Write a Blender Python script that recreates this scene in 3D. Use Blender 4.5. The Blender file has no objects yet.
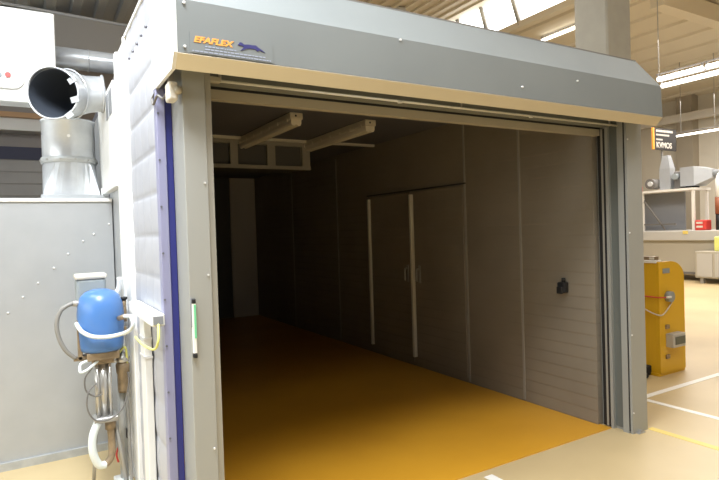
import bpy, bmesh, math, random
from mathutils import Vector, Matrix
random.seed(7)
S = bpy.context.scene
COL = S.collection
PI = math.pi

# ------------------------------------------------------------------ camera
cd = bpy.data.cameras.new('camera'); cam = bpy.data.objects.new('camera', cd); COL.objects.link(cam)
CR, CU, CF = ((0.859111,-0.510817,-0.031533),(0.035730,-0.001599,0.999360),(0.510541,0.859688,-0.016878))
cd.sensor_fit = 'HORIZONTAL'; cd.sensor_width = 36.0; cd.lens = 552.418 * 36.0 / 719.0
cd.clip_start = 0.05; cd.clip_end = 200
cam.matrix_world = Matrix(((CR[0], CU[0], -CF[0], 0), (CR[1], CU[1], -CF[1], 0), (CR[2], CU[2], -CF[2], 1.6), (0, 0, 0, 1)))
S.camera = cam
# ------------------------------------------------------------------ world, lights, exposure
w = bpy.data.worlds.new('world'); S.world = w; w.use_nodes = True
w.node_tree.nodes['Background'].inputs[0].default_value = (0.9, 0.95, 1.0, 1)
w.node_tree.nodes['Background'].inputs[1].default_value = 0.4
S.view_settings.view_transform = 'Standard'; S.view_settings.look = 'None'
S.view_settings.gamma = 1.0; S.view_settings.use_curve_mapping = False
S.view_settings.exposure = 0.0

def area(name, loc, tgt, sx, sy, energy, col):
    l = bpy.data.lights.new(name, 'AREA'); l.shape = 'RECTANGLE'; l.size = sx; l.size_y = sy
    l.energy = energy; l.color = col
    o = bpy.data.objects.new(name, l); COL.objects.link(o); o.location = loc
    o.rotation_euler = (Vector(tgt) - Vector(loc)).to_track_quat('-Z', 'Y').to_euler()
    return o
area('daylight_left_window', (-5.8, 0.6, 3.4), (4, 2.0, 1.6), 7.0, 3.0, 115, (0.82, 0.93, 1.0))
area('fill_hood_left', (-0.2, 1.65, 4.7), (0.0, 1.7, 0.0), 1.8, 1.2, 365, (0.92, 0.965, 1.0))  # added area light hanging below the roof to whiten the hood slope
area('fill_left_rear', (-1.6, 3.7, 5.0), (-0.9, 4.2, 0.0), 1.6, 1.2, 90, (0.88, 0.95, 1.0))  # unseen light added to brighten the ducts at the rear left
area('fill_front', (2.8, 0.3, 5.6), (2.8, 0.5, 0), 4.5, 1.2, 145, (1.0, 0.97, 0.93))  # unseen lamp added to carry light onto the booth floor
area('fill_aisle', (3.2, -2.4, 5.6), (3.2, 0.4, 0), 5.0, 1.2, 60, (1.0, 0.97, 0.93))  # further unseen fill added ahead of the booth opening
area('hall_light_right', (10.5, 6.3, 4.9), (10.5, 6.0, 0), 2.0, 5.0, 440, (1.0, 0.955, 0.90))
area('hall_light_rear', (4.7, 6.6, 5.2), (5.4, 4.0, 0), 1.4, 0.8, 60, (1.0, 0.95, 0.88))
area('hall_light_far', (15.5, 7.0, 5.2), (15.5, 7.0, 0), 4.0, 5.0, 430, (1.0, 0.965, 0.93))

# ------------------------------------------------------------------ helpers
def mat(name, col, rough=0.5, metal=0.0, emit=None, estr=0.0, noise=0.0, nscale=8.0, bump=0.0, bscale=40.0, col2=None, spec=0.5, stretch=None):
    m = bpy.data.materials.new(name); m.use_nodes = True
    nt = m.node_tree; b = nt.nodes['Principled BSDF']
    b.inputs['Base Color'].default_value = (*col, 1); b.inputs['Roughness'].default_value = rough
    b.inputs['Metallic'].default_value = metal; b.inputs['Specular IOR Level'].default_value = spec
    if emit:
        b.inputs['Emission Color'].default_value = (*emit, 1); b.inputs['Emission Strength'].default_value = estr
    if noise or bump:
        tc = nt.nodes.new('ShaderNodeTexCoord'); mp = nt.nodes.new('ShaderNodeMapping')
        nt.links.new(tc.outputs['Object'], mp.inputs[0])
        if stretch: mp.inputs['Scale'].default_value = stretch
    if noise:
        n = nt.nodes.new('ShaderNodeTexNoise'); n.inputs['Scale'].default_value = nscale; n.inputs['Detail'].default_value = 5
        nt.links.new(mp.outputs[0], n.inputs[0])
        r = nt.nodes.new('ShaderNodeValToRGB')
        c2 = col2 or tuple(max(0, c * (1 - noise)) for c in col)
        r.color_ramp.elements[0].position = 0.35; r.color_ramp.elements[1].position = 0.65
        r.color_ramp.elements[0].color = (*c2, 1); r.color_ramp.elements[1].color = (*col, 1)
        nt.links.new(n.outputs[0], r.inputs[0]); nt.links.new(r.outputs[0], b.inputs['Base Color'])
    if bump:
        n2 = nt.nodes.new('ShaderNodeTexNoise'); n2.inputs['Scale'].default_value = bscale
        nt.links.new(mp.outputs[0], n2.inputs[0])
        bp = nt.nodes.new('ShaderNodeBump'); bp.inputs['Strength'].default_value = bump; bp.inputs['Distance'].default_value = 0.01
        nt.links.new(n2.outputs[0], bp.inputs['Height']); nt.links.new(bp.outputs[0], b.inputs['Normal'])
    return m

def plank_mat(name, col, pitch, axis='Z', rough=0.5, metal=0.0, strength=0.25, noise=0.12):
    """sheet with shallow grooves every `pitch` metres along an axis"""
    m = mat(name, col, rough, metal, noise=noise, nscale=2.0)
    nt = m.node_tree; b = nt.nodes['Principled BSDF']
    tc = nt.nodes.new('ShaderNodeTexCoord'); sp = nt.nodes.new('ShaderNodeSeparateXYZ')
    nt.links.new(tc.outputs['Object'], sp.inputs[0])
    d = nt.nodes.new('ShaderNodeMath'); d.operation = 'DIVIDE'; d.inputs[1].default_value = pitch
    nt.links.new(sp.outputs[axis], d.inputs[0])
    f = nt.nodes.new('ShaderNodeMath'); f.operation = 'FRACT'; nt.links.new(d.outputs[0], f.inputs[0])
    r = nt.nodes.new('ShaderNodeValToRGB')
    r.color_ramp.elements[0].position = 0.0; r.color_ramp.elements[0].color = (0, 0, 0, 1)
    r.color_ramp.elements[1].position = 0.14; r.color_ramp.elements[1].color = (1, 1, 1, 1)
    nt.links.new(f.outputs[0], r.inputs[0])
    bp = nt.nodes.new('ShaderNodeBump'); bp.inputs['Strength'].default_value = strength; bp.inputs['Distance'].default_value = 0.02
    nt.links.new(r.outputs[0], bp.inputs['Height']); nt.links.new(bp.outputs[0], b.inputs['Normal'])
    return m

def BM(): return bmesh.new()

def box(bm, x0, x1, y0, y1, z0, z1, bev=0.0, seg=1):
    r = bmesh.ops.create_cube(bm, size=1.0)
    vs = r['verts']
    for v in vs:
        v.co = Vector(((x0 + x1) / 2 + v.co.x * (x1 - x0), (y0 + y1) / 2 + v.co.y * (y1 - y0), (z0 + z1) / 2 + v.co.z * (z1 - z0)))
    if bev > 0:
        es = list({e for v in vs for e in v.link_edges})
        bmesh.ops.bevel(bm, geom=es, offset=bev, segments=seg, affect='EDGES', profile=0.5)
    return bm

def frame_of(d):
    d = d.normalized()
    a = Vector((0, 0, 1)) if abs(d.z) < 0.9 else Vector((1, 0, 0))
    u = d.cross(a).normalized(); v = d.cross(u).normalized()
    return u, v

def tube(bm, pts, r, n=10, cap=True, radii=None):
    pts = [Vector(p) for p in pts]
    rings = []; u = None
    for i, p in enumerate(pts):
        d = (pts[min(i + 1, len(pts) - 1)] - pts[max(i - 1, 0)]).normalized()
        if u is None: u, v = frame_of(d)
        else:
            u = (u - d * u.dot(d)).normalized(); v = d.cross(u).normalized()
        rr = radii[i] if radii else r
        rings.append([bm.verts.new(p + (u * math.cos(2 * PI * k / n) + v * math.sin(2 * PI * k / n)) * rr) for k in range(n)])
    for a, b in zip(rings, rings[1:]):
        for k in range(n):
            f = bm.faces.new((a[k], a[(k + 1) % n], b[(k + 1) % n], b[k])); f.smooth = True
    if cap:
        bm.faces.new(rings[0][::-1]); bm.faces.new(rings[-1])
    return bm

def smooth_path(pts, k=6):
    P = [Vector(p) for p in pts]; out = []
    for i in range(len(P) - 1):
        p0 = P[max(i - 1, 0)]; p1 = P[i]; p2 = P[i + 1]; p3 = P[min(i + 2, len(P) - 1)]
        for j in range(k):
            t = j / k
            out.append(0.5 * ((2 * p1) + (p2 - p0) * t + (2 * p0 - 5 * p1 + 4 * p2 - p3) * t * t + (3 * p1 - p0 - 3 * p2 + p3) * t ** 3))
    out.append(P[-1]); return out

def hose(bm, pts, r, n=8): return tube(bm, smooth_path(pts), r, n)

def cyl(bm, p0, p1, r, n=20, r1=None):
    return tube(bm, [p0, p1], r, n, True, [r, r if r1 is None else r1])

def lathe(bm, prof, c, n=28, axis='Z'):
    """profile [(radius, height)] revolved about a vertical axis through c"""
    rings = []
    for (rr, h) in prof:
        if rr < 1e-5: rings.append([bm.verts.new((c[0], c[1], c[2] + h))])
        else: rings.append([bm.verts.new((c[0] + rr * math.cos(2 * PI * k / n), c[1] + rr * math.sin(2 * PI * k / n), c[2] + h)) for k in range(n)])
    for a, b in zip(rings, rings[1:]):
        for k in range(n):
            if len(a) == 1 and len(b) == 1: continue
            if len(a) == 1: f = bm.faces.new((a[0], b[(k + 1) % n], b[k]))
            elif len(b) == 1: f = bm.faces.new((a[k], a[(k + 1) % n], b[0]))
            else: f = bm.faces.new((a[k], a[(k + 1) % n], b[(k + 1) % n], b[k]))
            f.smooth = True
    return bm

def prism(bm, poly, plane, a0, a1):
    """polygon in a plane ('yz','xz','xy') extruded from a0 to a1 along the third axis"""
    def pt(p, a):
        if plane == 'yz': return (a, p[0], p[1])
        if plane == 'xz': return (p[0], a, p[1])
        return (p[0], p[1], a)
    A = [bm.verts.new(pt(p, a0)) for p in poly]; B = [bm.verts.new(pt(p, a1)) for p in poly]
    n = len(poly)
    bm.faces.new(A); bm.faces.new(B[::-1])
    for k in range(n): bm.faces.new((A[k], B[k], B[(k + 1) % n], A[(k + 1) % n]))
    return bm

def torus(bm, c, axis, R, r, n=24, m=8):
    c = Vector(c); u, v = frame_of(Vector(axis)); d = Vector(axis).normalized()
    rings = []
    for k in range(n):
        a = 2 * PI * k / n; e = u * math.cos(a) + v * math.sin(a)
        rings.append([bm.verts.new(c + e * (R + r * math.cos(2 * PI * j / m)) + d * r * math.sin(2 * PI * j / m)) for j in range(m)])
    for k in range(n):
        A = rings[k]; B = rings[(k + 1) % n]
        for j in range(m):
            f = bm.faces.new((A[j], A[(j + 1) % m], B[(j + 1) % m], B[j])); f.smooth = True
    return bm

def text(bm, body, size, origin, xdir, ydir, depth=0.002, shear=0.0, sx=1.0, bold=0.0):
    cu = bpy.data.curves.new('lettering', 'FONT'); cu.body = body; cu.size = size; cu.extrude = depth; cu.shear = shear; cu.offset = bold
    o = bpy.data.objects.new('lettering', cu); COL.objects.link(o)
    dg = bpy.context.evaluated_depsgraph_get(); me = bpy.data.meshes.new_from_object(o.evaluated_get(dg))
    X = Vector(xdir).normalized(); Yv = Vector(ydir).normalized(); Zv = X.cross(Yv)
    M = Matrix(((X.x * sx, Yv.x, Zv.x, origin[0]), (X.y * sx, Yv.y, Zv.y, origin[1]), (X.z * sx, Yv.z, Zv.z, origin[2]), (0, 0, 0, 1)))
    me.transform(M); bm.from_mesh(me)
    bpy.data.objects.remove(o); bpy.data.curves.remove(cu); bpy.data.meshes.remove(me)
    return bm

def base(o):
    p = Vector((0, 0, 0))
    while o is not None:
        p += o.location; o = o.parent
    return p

def obj(name, bm, m, parent=None, label=None, kind=None):
    """link a bmesh authored in world coordinates as ONE mesh object"""
    off = base(parent) if parent else Vector((0, 0, 0))
    bmesh.ops.recalc_face_normals(bm, faces=bm.faces[:])
    if off.length > 0: bmesh.ops.translate(bm, verts=bm.verts[:], vec=-off)
    me = bpy.data.meshes.new(name); bm.to_mesh(me); bm.free()
    me.materials.append(m)
    o = bpy.data.objects.new(name, me); COL.objects.link(o)
    if parent: o.parent = parent
    if label: o['label'] = label
    if kind: o['kind'] = kind
    return o

def tag(o, label, cat, group=None):
    o['label'] = label; o['category'] = cat
    if group: o['group'] = group
    return o

def thing(name, loc, label, cat, group=None):
    o = bpy.data.objects.new(name, None); COL.objects.link(o); o.location = loc; o.empty_display_size = 0.1
    return tag(o, label, cat, group)

def struct(name, bm, m): return obj(name, bm, m, None, None, 'structure')

def copy_thing(root, loc, label):
    r = root.copy(); COL.objects.link(r); r.location = loc; r['label'] = label
    for ch in list(root.children):
        c = ch.copy(); COL.objects.link(c); c.parent = r
        for g in list(ch.children):
            d = g.copy(); COL.objects.link(d); d.parent = c
    return r

# ------------------------------------------------------------------ materials
M = {}
M['concrete'] = mat('concrete', (0.60, 0.465, 0.255), 0.45, noise=0.14, nscale=0.9, bump=0.05, bscale=60, col2=(0.52, 0.395, 0.21))
M['orange'] = mat('orange_floor_paint', (0.68, 0.34, 0.028), 0.32, noise=0.1, nscale=1.5, col2=(0.62, 0.30, 0.024))
M['galv'] = mat('galvanised_steel', (0.50, 0.51, 0.50), 0.42, 0.25, noise=0.12, nscale=14, col2=(0.42, 0.43, 0.43))
M['galv_bright'] = mat('bright_zinc_sheet', (0.45, 0.465, 0.48), 0.36, 0.3, noise=0.05, nscale=5, col2=(0.425, 0.44, 0.455))
M['duct'] = mat('duct_zinc', (0.62, 0.64, 0.66), 0.30, 0.4, noise=0.12, nscale=7, col2=(0.50, 0.52, 0.55))
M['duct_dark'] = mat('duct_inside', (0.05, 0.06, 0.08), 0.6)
M['lip'] = mat('lip_floor_glow', (0.62, 0.585, 0.51), 0.42, 0.8)  # hood metal coloured brighter and warmer to hold the floor's bounce light
M['post'] = mat('post_aluminium', (0.36, 0.365, 0.345), 0.5, 0.2)
M['post_rail'] = mat('post_rail_metal', (0.36, 0.35, 0.31), 0.45, 0.2)
M['hood'] = mat('hood_steel', (0.20, 0.218, 0.22), 0.5, 0.1, noise=0.06, nscale=2.2, col2=(0.187, 0.204, 0.207))
M['lavender'] = mat('navy_flange_lit', (0.28, 0.28, 0.42), 0.4)  # navy paint in its lit tone, the light put into the colour
M['navy'] = mat('navy_paint', (0.035, 0.04, 0.22), 0.4)
M['white'] = mat('white_paint', (0.82, 0.82, 0.80), 0.4)
M['white_panel'] = mat('white_quilted_panel', (0.46, 0.47, 0.52), 0.4, noise=0.06, nscale=4)
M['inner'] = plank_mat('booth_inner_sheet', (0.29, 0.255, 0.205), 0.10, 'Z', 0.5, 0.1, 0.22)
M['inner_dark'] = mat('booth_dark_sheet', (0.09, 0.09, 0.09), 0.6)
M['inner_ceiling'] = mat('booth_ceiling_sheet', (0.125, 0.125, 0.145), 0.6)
M['pale'] = mat('pale_panel', (0.62, 0.59, 0.55), 0.6)
M['trim_light'] = mat('light_edge_profile', (0.72, 0.70, 0.62), 0.35)
M['seam'] = mat('seam_profile', (0.34, 0.325, 0.29), 0.45)
M['lintel'] = mat('lintel_sheet', (0.42, 0.38, 0.30), 0.45, 0.1)
M['channel'] = mat('dark_channel_paint', (0.13, 0.14, 0.13), 0.45)
M['curtain'] = mat('curtain_edge_grey', (0.15, 0.155, 0.14), 0.5)
M['black'] = mat('black_rubber', (0.012, 0.012, 0.013), 0.6)
M['bolt'] = mat('zinc_bolt', (0.80, 0.80, 0.80), 0.3, 0.3)
M['dark_bolt'] = mat('dark_rivet', (0.15, 0.15, 0.17), 0.4, 0.3)
M['lampbody'] = mat('lamp_housing_grey', (0.62, 0.57, 0.46), 0.45)
M['lens'] = mat('lamp_lens', (0.80, 0.74, 0.62), 0.25)
M['blue'] = mat('blue_enamel', (0.075, 0.20, 0.50), 0.3, noise=0.1, nscale=6, col2=(0.09, 0.20, 0.44))
M['brass'] = mat('stained_brass', (0.36, 0.27, 0.17), 0.45, 0.3, noise=0.3, nscale=20)
M['chrome'] = mat('steel_rod', (0.55, 0.54, 0.52), 0.25, 0.7)
M['steel'] = mat('worn_steel', (0.42, 0.41, 0.39), 0.4, 0.5)
M['hose_white'] = mat('white_hose', (0.74, 0.80, 0.80), 0.35)
M['hose_grey'] = mat('grey_hose', (0.25, 0.24, 0.22), 0.45)
M['wire'] = mat('dark_wire', (0.16, 0.15, 0.14), 0.5)
M['greybox'] = mat('grey_housing', (0.28, 0.31, 0.32), 0.45)
M['yellowgreen'] = mat('earth_wire', (0.75, 0.75, 0.22), 0.4)
M['red'] = mat('red_paint', (0.62, 0.06, 0.05), 0.4)
M['green'] = mat('green_strip', (0.18, 0.60, 0.32), 0.35)
M['sensor'] = mat('sensor_cream', (0.66, 0.62, 0.54), 0.4)
M['yellow'] = mat('machine_yellow', (0.72, 0.42, 0.012), 0.38)
M['yellow_line'] = mat('yellow_floor_paint', (0.72, 0.55, 0.14), 0.5)
M['white_line'] = mat('white_floor_paint', (0.85, 0.83, 0.78), 0.5)
M['machine'] = mat('machine_cream', (0.44, 0.40, 0.32), 0.45)
M['machine_top'] = mat('machine_grey_top', (0.50, 0.48, 0.44), 0.4)
M['slate'] = mat('slate_panel', (0.24, 0.25, 0.27), 0.5)
M['wallpaint'] = mat('hall_wall_paint', (0.72, 0.67, 0.56), 0.6)
M['wall_white'] = mat('hall_wall_white', (0.75, 0.72, 0.66), 0.6)
M['pilaster'] = mat('pilaster_concrete', (0.40, 0.35, 0.27), 0.6)
M['ceil'] = mat('roof_sheet_cream', (0.70, 0.63, 0.50), 0.6)
M['ceil_dark'] = mat('roof_sheet_grey', (0.52, 0.56, 0.60), 0.6)
M['column'] = mat('column_concrete', (0.37, 0.35, 0.29), 0.6, noise=0.08, nscale=5)
M['redbrown'] = mat('red_oxide', (0.16, 0.07, 0.05), 0.5)
M['glow'] = mat('window_daylight', (0.9, 0.9, 0.9), 0.5, emit=(1.0, 1.0, 0.97), estr=3.0)
M['tube'] = mat('lit_tube', (0.9, 0.9, 0.9), 0.5, emit=(1.0, 0.96, 0.86), estr=3.5)
M['sign'] = mat('sign_black', (0.03, 0.027, 0.026), 0.5)
M['signtext'] = mat('sign_lettering', (0.62, 0.57, 0.50), 0.5)
M['orange_mark'] = mat('orange_mark', (0.85, 0.36, 0.06), 0.5)
M['logo_orange'] = mat('logo_orange', (0.85, 0.36, 0.08), 0.45)
M['logo_navy'] = mat('logo_navy', (0.03, 0.03, 0.14), 0.45)
M['logo_grey'] = mat('logo_fine_print', (0.30, 0.33, 0.42), 0.5)
M['wood'] = mat('pine_strip', (0.55, 0.33, 0.17), 0.5)
M['ribs'] = plank_mat('ribbed_grey_cladding', (0.36, 0.35, 0.34), 0.22, 'Z', 0.5, 0.0, 0.6)
M['graywall'] = mat('grey_wall', (0.34, 0.31, 0.29), 0.6)
M['navy_band'] = mat('navy_band', (0.02, 0.022, 0.06), 0.5)
M['tape'] = mat('silver_tape', (0.40, 0.42, 0.44), 0.35, 0.2)
M['pipe'] = mat('pipe_grey', (0.55, 0.55, 0.55), 0.4)
M['brown'] = mat('rust_brown', (0.28, 0.09, 0.04), 0.5)
M['screen'] = mat('dark_display', (0.10, 0.11, 0.09), 0.3)

# ------------------------------------------------------------------ the hall (setting)
struct('floor', box(BM(), -7, 20.2, -7, 14.2, -0.2, 0.0), M['concrete'])
struct('floor_coating', box(BM(), 0.60, 3.835, 2.698, 10.40, 0.0, 0.004), M['orange'])
def line(n, x0, x1, y0, y1, m): struct('trim_%d' % n, box(BM(), x0, x1, y0, y1, 0.0, 0.003), m)
line(1, 4.035, 4.095, -3.0, 2.53, M['yellow_line'])
line(2, 4.66, 4.72, -3.0, 2.98, M['white_line'])
line(3, 4.72, 9.0, 2.98, 3.04, M['white_line'])
line(4, 2.43, 2.50, 1.6, 2.63, M['white_line'])
struct('wall_left', box(BM(), -7.2, -7, -7, 14, 0, 6.4), M['wall_white'])
struct('wall_front', box(BM(), -7, 20, -7.2, -7, 0, 9), M['graywall'])
struct('wall_right', box(BM(), 20, 20.2, -7, 14.2, 0, 7), M['wallpaint'])
b = BM(); box(b, -7, 20, 14, 14.2, 0, 9)
struct('wall_back', b, M['graywall'])
def roof(name, x0, z0, x1, z1, y0, y1, m, pitch=0.55):
    b = BM(); sl = (z1 - z0) / (x1 - x0)
    prism(b, [(x0, z0), (x1, z1), (x1, z1 + 0.12), (x0, z0 + 0.12)], 'xz', y0, y1)
    x = x0 + 0.3
    while x < x1 - 0.2:                     # ribs of the sheet, running along y
        z = z0 + sl * (x - x0)
        prism(b, [(x - 0.11, z - 0.11 * sl + 0.01), (x + 0.11, z + 0.11 * sl + 0.01), (x + 0.07, z + 0.07 * sl - 0.06), (x - 0.07, z - 0.07 * sl - 0.06)], 'xz', y0, y1)
        x += pitch
    return struct(name, b, m)
roof('ceiling', -7, 4.25, 2.6, 6.24, -7, 14, M['ceil_dark'], 0.42)
roof('ceiling_centre', 2.6, 6.24, 12.0, 8.25, -7, 14, M['ceil'], 0.5)
roof('ceiling_right', 12.05, 7.2, 20.0, 5.9, -7, 14, M['ceil'], 0.8)
# glazed step of the roof, with its bars
b = BM(); box(b, 12.06, 12.10, -7, 14, 7.3, 8.3); win = struct('window_1', b, M['glow'])
for n_, (yt, yb) in enumerate((((11.950, 12.521, 8.474)[1], (11.950, 12.191, 7.432)[1]), ((11.950, 11.317, 8.025)[1], (11.950, 10.981, 6.914)[1]), (13.6, 13.25), (6.6, 6.25))):
    dz = (8.3 - 7.25); e = (yt - yb) * 0.12
    struct('trim_%d' % (30 + n_), tube(BM(), [(11.96, yt + e, 8.42), (11.96, yb, 7.2)], 0.065, 8), M['steel'])
b = BM(); box(b, 11.9, 12.12, -7, 14, 7.12, 7.3); struct('trim_6', b, M['ceil'])
b = BM(); box(b, 12.1, 20, 7.0, 7.3, 6.35, 6.75); struct('trim_7', b, M['ceil'])
b = BM(); box(b, 19.6, 20.0, 10.45, 10.98, 0, 6.1); struct('trim_8', b, M['pilaster'])
b = BM(); box(b, 19.40, 19.60, 2, 14, 5.02, 5.28); struct('trim_9', b, M['wall_white'])
# concrete columns
struct('column', box(BM(), 6.35, 6.85, 4.40, 4.89, 0, 7.0, 0.02), M['column'])
struct('column', box(BM(), 8.12, 8.80, 12.0, 12.6, 0, 7.5, 0.02), M['column'])
b = BM(); box(b, 5.6, 8.12, 12.2, 12.5, 6.7, 7.3); struct('trim_10', b, M['redbrown'])
# windows of the left wall
b = BM(); box(b, -6.99, -6.95, -2.6, 5.0, 2.1, 5.1); struct('window_2', b, M['glow'])
for k in range(6): struct('trim_%d' % (40 + k), box(BM(), -6.95, -6.90, -2.64 + k * 1.52, -2.56 + k * 1.52, 2.05, 5.15), M['steel'])
# back wall bands on the left
b = BM(); box(b, -6, 0.50, 11.9, 14.0, 0, 3.10); struct('wall_back_cladding', b, M['ribs'])
b = BM(); box(b, -6, 0.50, 11.88, 14.0, 3.10, 3.33); struct('trim_12', b, M['navy_band'])
b = BM(); box(b, -6, 0.50, 12.2, 14.0, 3.33, 3.62); struct('trim_13', b, M['graywall'])
b = BM(); box(b, -6, 0.50, 11.8, 14.0, 3.62, 3.84); struct('trim_14', b, M['white'])
b = BM(); box(b, -6, 0.50, 11.7, 14.0, 3.84, 3.93); struct('trim_15', b, M['wood'])
b = BM(); box(b, -6, 0.50, 11.9, 14.0, 3.93, 4.3); struct('trim_16', b, M['graywall'])

# ------------------------------------------------------------------ spray booth
booth = thing('spray_booth', (2.27, 6.5, 0.0), 'long grey sheet metal spray booth with dark inside and white quilted outer side', 'spray booth')
WL = M['inner']
obj('side_wall', box(BM(), 0.548, 0.60, 2.80, 10.5, 0.0, 2.69), M['galv_bright'], booth, 'left side wall of plain zinc sheet')
rw = obj('side_wall', box(BM(), 3.81, 3.99, 2.80, 10.5, 0.0, 2.69), WL, booth, 'right side wall of brownish ribbed sheet')
for y in (3.555, 4.285, 7.02, 8.6): obj('wall_seam', box(BM(), 3.803, 3.812, y - 0.012, y + 0.012, 0.02, 2.64), M['seam'], booth)
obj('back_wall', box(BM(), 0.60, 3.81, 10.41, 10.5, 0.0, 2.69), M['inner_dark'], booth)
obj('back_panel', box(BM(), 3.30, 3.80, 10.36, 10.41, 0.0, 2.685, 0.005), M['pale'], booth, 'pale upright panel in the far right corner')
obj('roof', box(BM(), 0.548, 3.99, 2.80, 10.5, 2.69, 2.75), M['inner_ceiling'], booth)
# wavy white outer skin in front
b = BM(); NY, NZ = 56, 200; g = []
y0, y1, z0, z1 = 2.80, 3.62, 0.0, 2.82
for j in range(NZ + 1):
    row = []
    for i in range(NY + 1):
        y = y0 + (y1 - y0) * i / NY; z = z0 + (z1 - z0) * j / NZ
        a = abs(math.sin(PI * (z + 0.09) / 0.212)) ** 0.3
        c = abs(math.sin(PI * (y - y0) / 0.205)) ** 0.3
        fade = min(1, i / 3, (NY - i) / 3)
        row.append(b.verts.new((0.546 - 0.012 * a * (0.6 + 0.4 * c) * fade, y, z)))
    g.append(row)
for j in range(NZ):
    for i in range(NY):
        f = b.faces.new((g[j][i], g[j][i + 1], g[j + 1][i + 1], g[j + 1][i])); f.smooth = True
bk = [b.verts.new((0.552, y0, z0)), b.verts.new((0.552, y1, z0)), b.verts.new((0.552, y1, z1)), b.verts.new((0.552, y0, z1))]
b.faces.new(bk)
obj('quilted_panel', b, M['white_panel'], booth, 'white quilted outer panel')
b = BM(); box(b, 0.520, 0.548, 3.62, 3.66, 0, 2.83, 0.004); box(b, 0.535, 0.548, 3.66, 3.95, 0, 2.83); box(b, 0.515, 0.548, 3.95, 4.02, 0, 2.83, 0.004)
obj('corner_profile', b, M['white'], booth, 'white folded corner profile')
b = BM(); box(b, 0.528, 0.60, 2.80, 3.62, 2.82, 2.84); obj('roof_edge', b, M['white'], booth)
for y in (2.94, 3.08, 3.22, 3.36, 3.50):
    obj('rivet', cyl(BM(), (0.528, y, 2.66), (0.54, y, 2.66), 0.007, 8), M['dark_bolt'], booth)
# white plenum panel above the filter chamber
pl = obj('side_plenum', box(BM(), 0.500, 0.548, 4.02, 4.92, 1.95, 2.66, 0.004), M['white'], booth, 'white raised side panel with two dark slots')
for ya, yb in ((4.05, 4.20), (4.24, 4.36)):
    obj('slot', box(BM(), 0.497, 0.505, ya, yb, 2.45, 2.62), M['slate'], pl)
obj('side_bracket', box(BM(), 0.49, 0.545, 4.80, 4.86, 1.905, 2.0), M['white'], booth)
# double door in the right wall
for (ya, yb, hy, nm) in ((6.09, 5.23, 5.30, 'left'), (5.16, 4.31, 5.07, 'right')):
    d = obj('door', box(BM(), 3.797, 3.812, min(ya, yb), max(ya, yb), 0.05, 2.03, 0.003), M['inner'], booth)
    h = BM(); tube(h, smooth_path([(3.797, hy, 1.13), (3.76, hy, 1.14), (3.752, hy, 1.10), (3.752, hy, 1.0)]), 0.010, 8)
    box(h, 3.790, 3.799, hy - 0.02, hy + 0.02, 0.98, 1.18, 0.003)
    obj('handle', h, M['steel'], d)
for y in (6.11, 5.19):
    obj('edge_strip', box(BM(), 3.765, 3.812, y - 0.018, y + 0.018, 0.115, 2.0, 0.003), M['trim_light'], booth, 'bright upright edge strip')
obj('door_frame', box(BM(), 3.798, 3.811, 4.27, 6.18, 2.04, 2.055), mat('door_gap', (0.06, 0.055, 0.05), 0.6), booth)
# filter frame hanging under the ceiling
b = BM()
box(b, 0.62, 2.915, 6.0, 6.05, 2.345, 2.385); box(b, 0.62, 2.915, 6.0, 6.05, 2.62, 2.69)
for xa, xb in ((0.62, 0.72), (1.28, 1.36), (1.905, 1.985), (2.20, 2.28), (2.83, 2.915)): pass
V1 = (1.933, 6.000, 2.484); V2 = (2.019, 6.000, 2.488); V3 = (2.369, 6.000, 2.503); V4 = (2.466, 6.000, 2.507); V5 = (2.810, 6.000, 2.486); V6 = (2.909, 6.000, 2.490)
for xa, xb in ((0.62, 0.70), (V1[0], V2[0]), (V3[0], V4[0]), (V5[0], V6[0])): box(b, xa, xb, 6.0, 6.05, 2.385, 2.62)
ff = obj('filter_frame', b, mat('frame_grey', (0.33, 0.315, 0.27), 0.5), booth, 'pale frame with three dark openings')
obj('filter_box', box(BM(), 0.62, 2.90, 6.05, 6.6, 2.36, 2.69), M['inner_dark'], ff)
obj('ceiling_ledge', box(BM(), 0.62, 3.80, 5.95, 6.0, 2.662, 2.69), M['trim_light'], booth)

# ------------------------------------------------------------------ roller door frame at the mouth of the booth
door = thing('roller_door_frame', (2.27, 2.6, 0.0), 'grey metal roller door frame with overhanging hood at the mouth of the booth', 'roller door')
HOOD = [(2.405, 2.362), (2.34, 2.362), (2.34, 2.583), (2.47, 2.785), (2.74, 2.80), (2.74, 2.40), (2.42, 2.40), (2.42, 2.37)]
XR = [4.0, 4.0, 3.985, 3.90, 3.90, 4.0, 4.0, 4.0]              # right end slants in towards the top
b = BM(); A = [b.verts.new((0.545, p[0], p[1])) for p in HOOD]; B = [b.verts.new((x, p[0], p[1])) for x, p in zip(XR, HOOD)]
b.faces.new(A)
for k in range(8): b.faces.new((A[k], B[k], B[(k + 1) % 8], A[(k + 1) % 8]))
b.faces.new(B[::-1])
hood = obj('hood', b, M['hood'], door, 'grey hood with slanted top over the opening')
END = [(2.39, 2.303), (2.339, 2.36), (2.339, 2.585), (2.47, 2.787), (2.80, 2.81), (2.80, 2.303)]
obj('end_plate', prism(BM(), END, 'yz', 0.531, 0.546), M['white'], door, 'white left end plate of the hood')
obj('lip', prism(BM(), [(2.39, 2.303), (2.34, 2.358), (2.342, 2.3615), (2.41, 2.3615), (2.41, 2.33)], 'yz', 0.546, 4.0), M['lip'], hood, 'lip folded under the hood, coloured with floor glow')
obj('top_edge', box(BM(), 0.545, 3.90, 2.475, 2.50, 2.785, 2.797), M['wire'], door)
for p in ((0.578, 2.340, 2.568), (0.575, 2.340, 2.387), (1.670, 2.340, 2.576), (2.552, 2.340, 2.427), (3.055, 2.340, 2.519)):
    obj('bolt', cyl(BM(), (p[0], 2.332, p[2]), (p[0], 2.342, p[2]), 0.006, 10), M['bolt'], hood)
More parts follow.
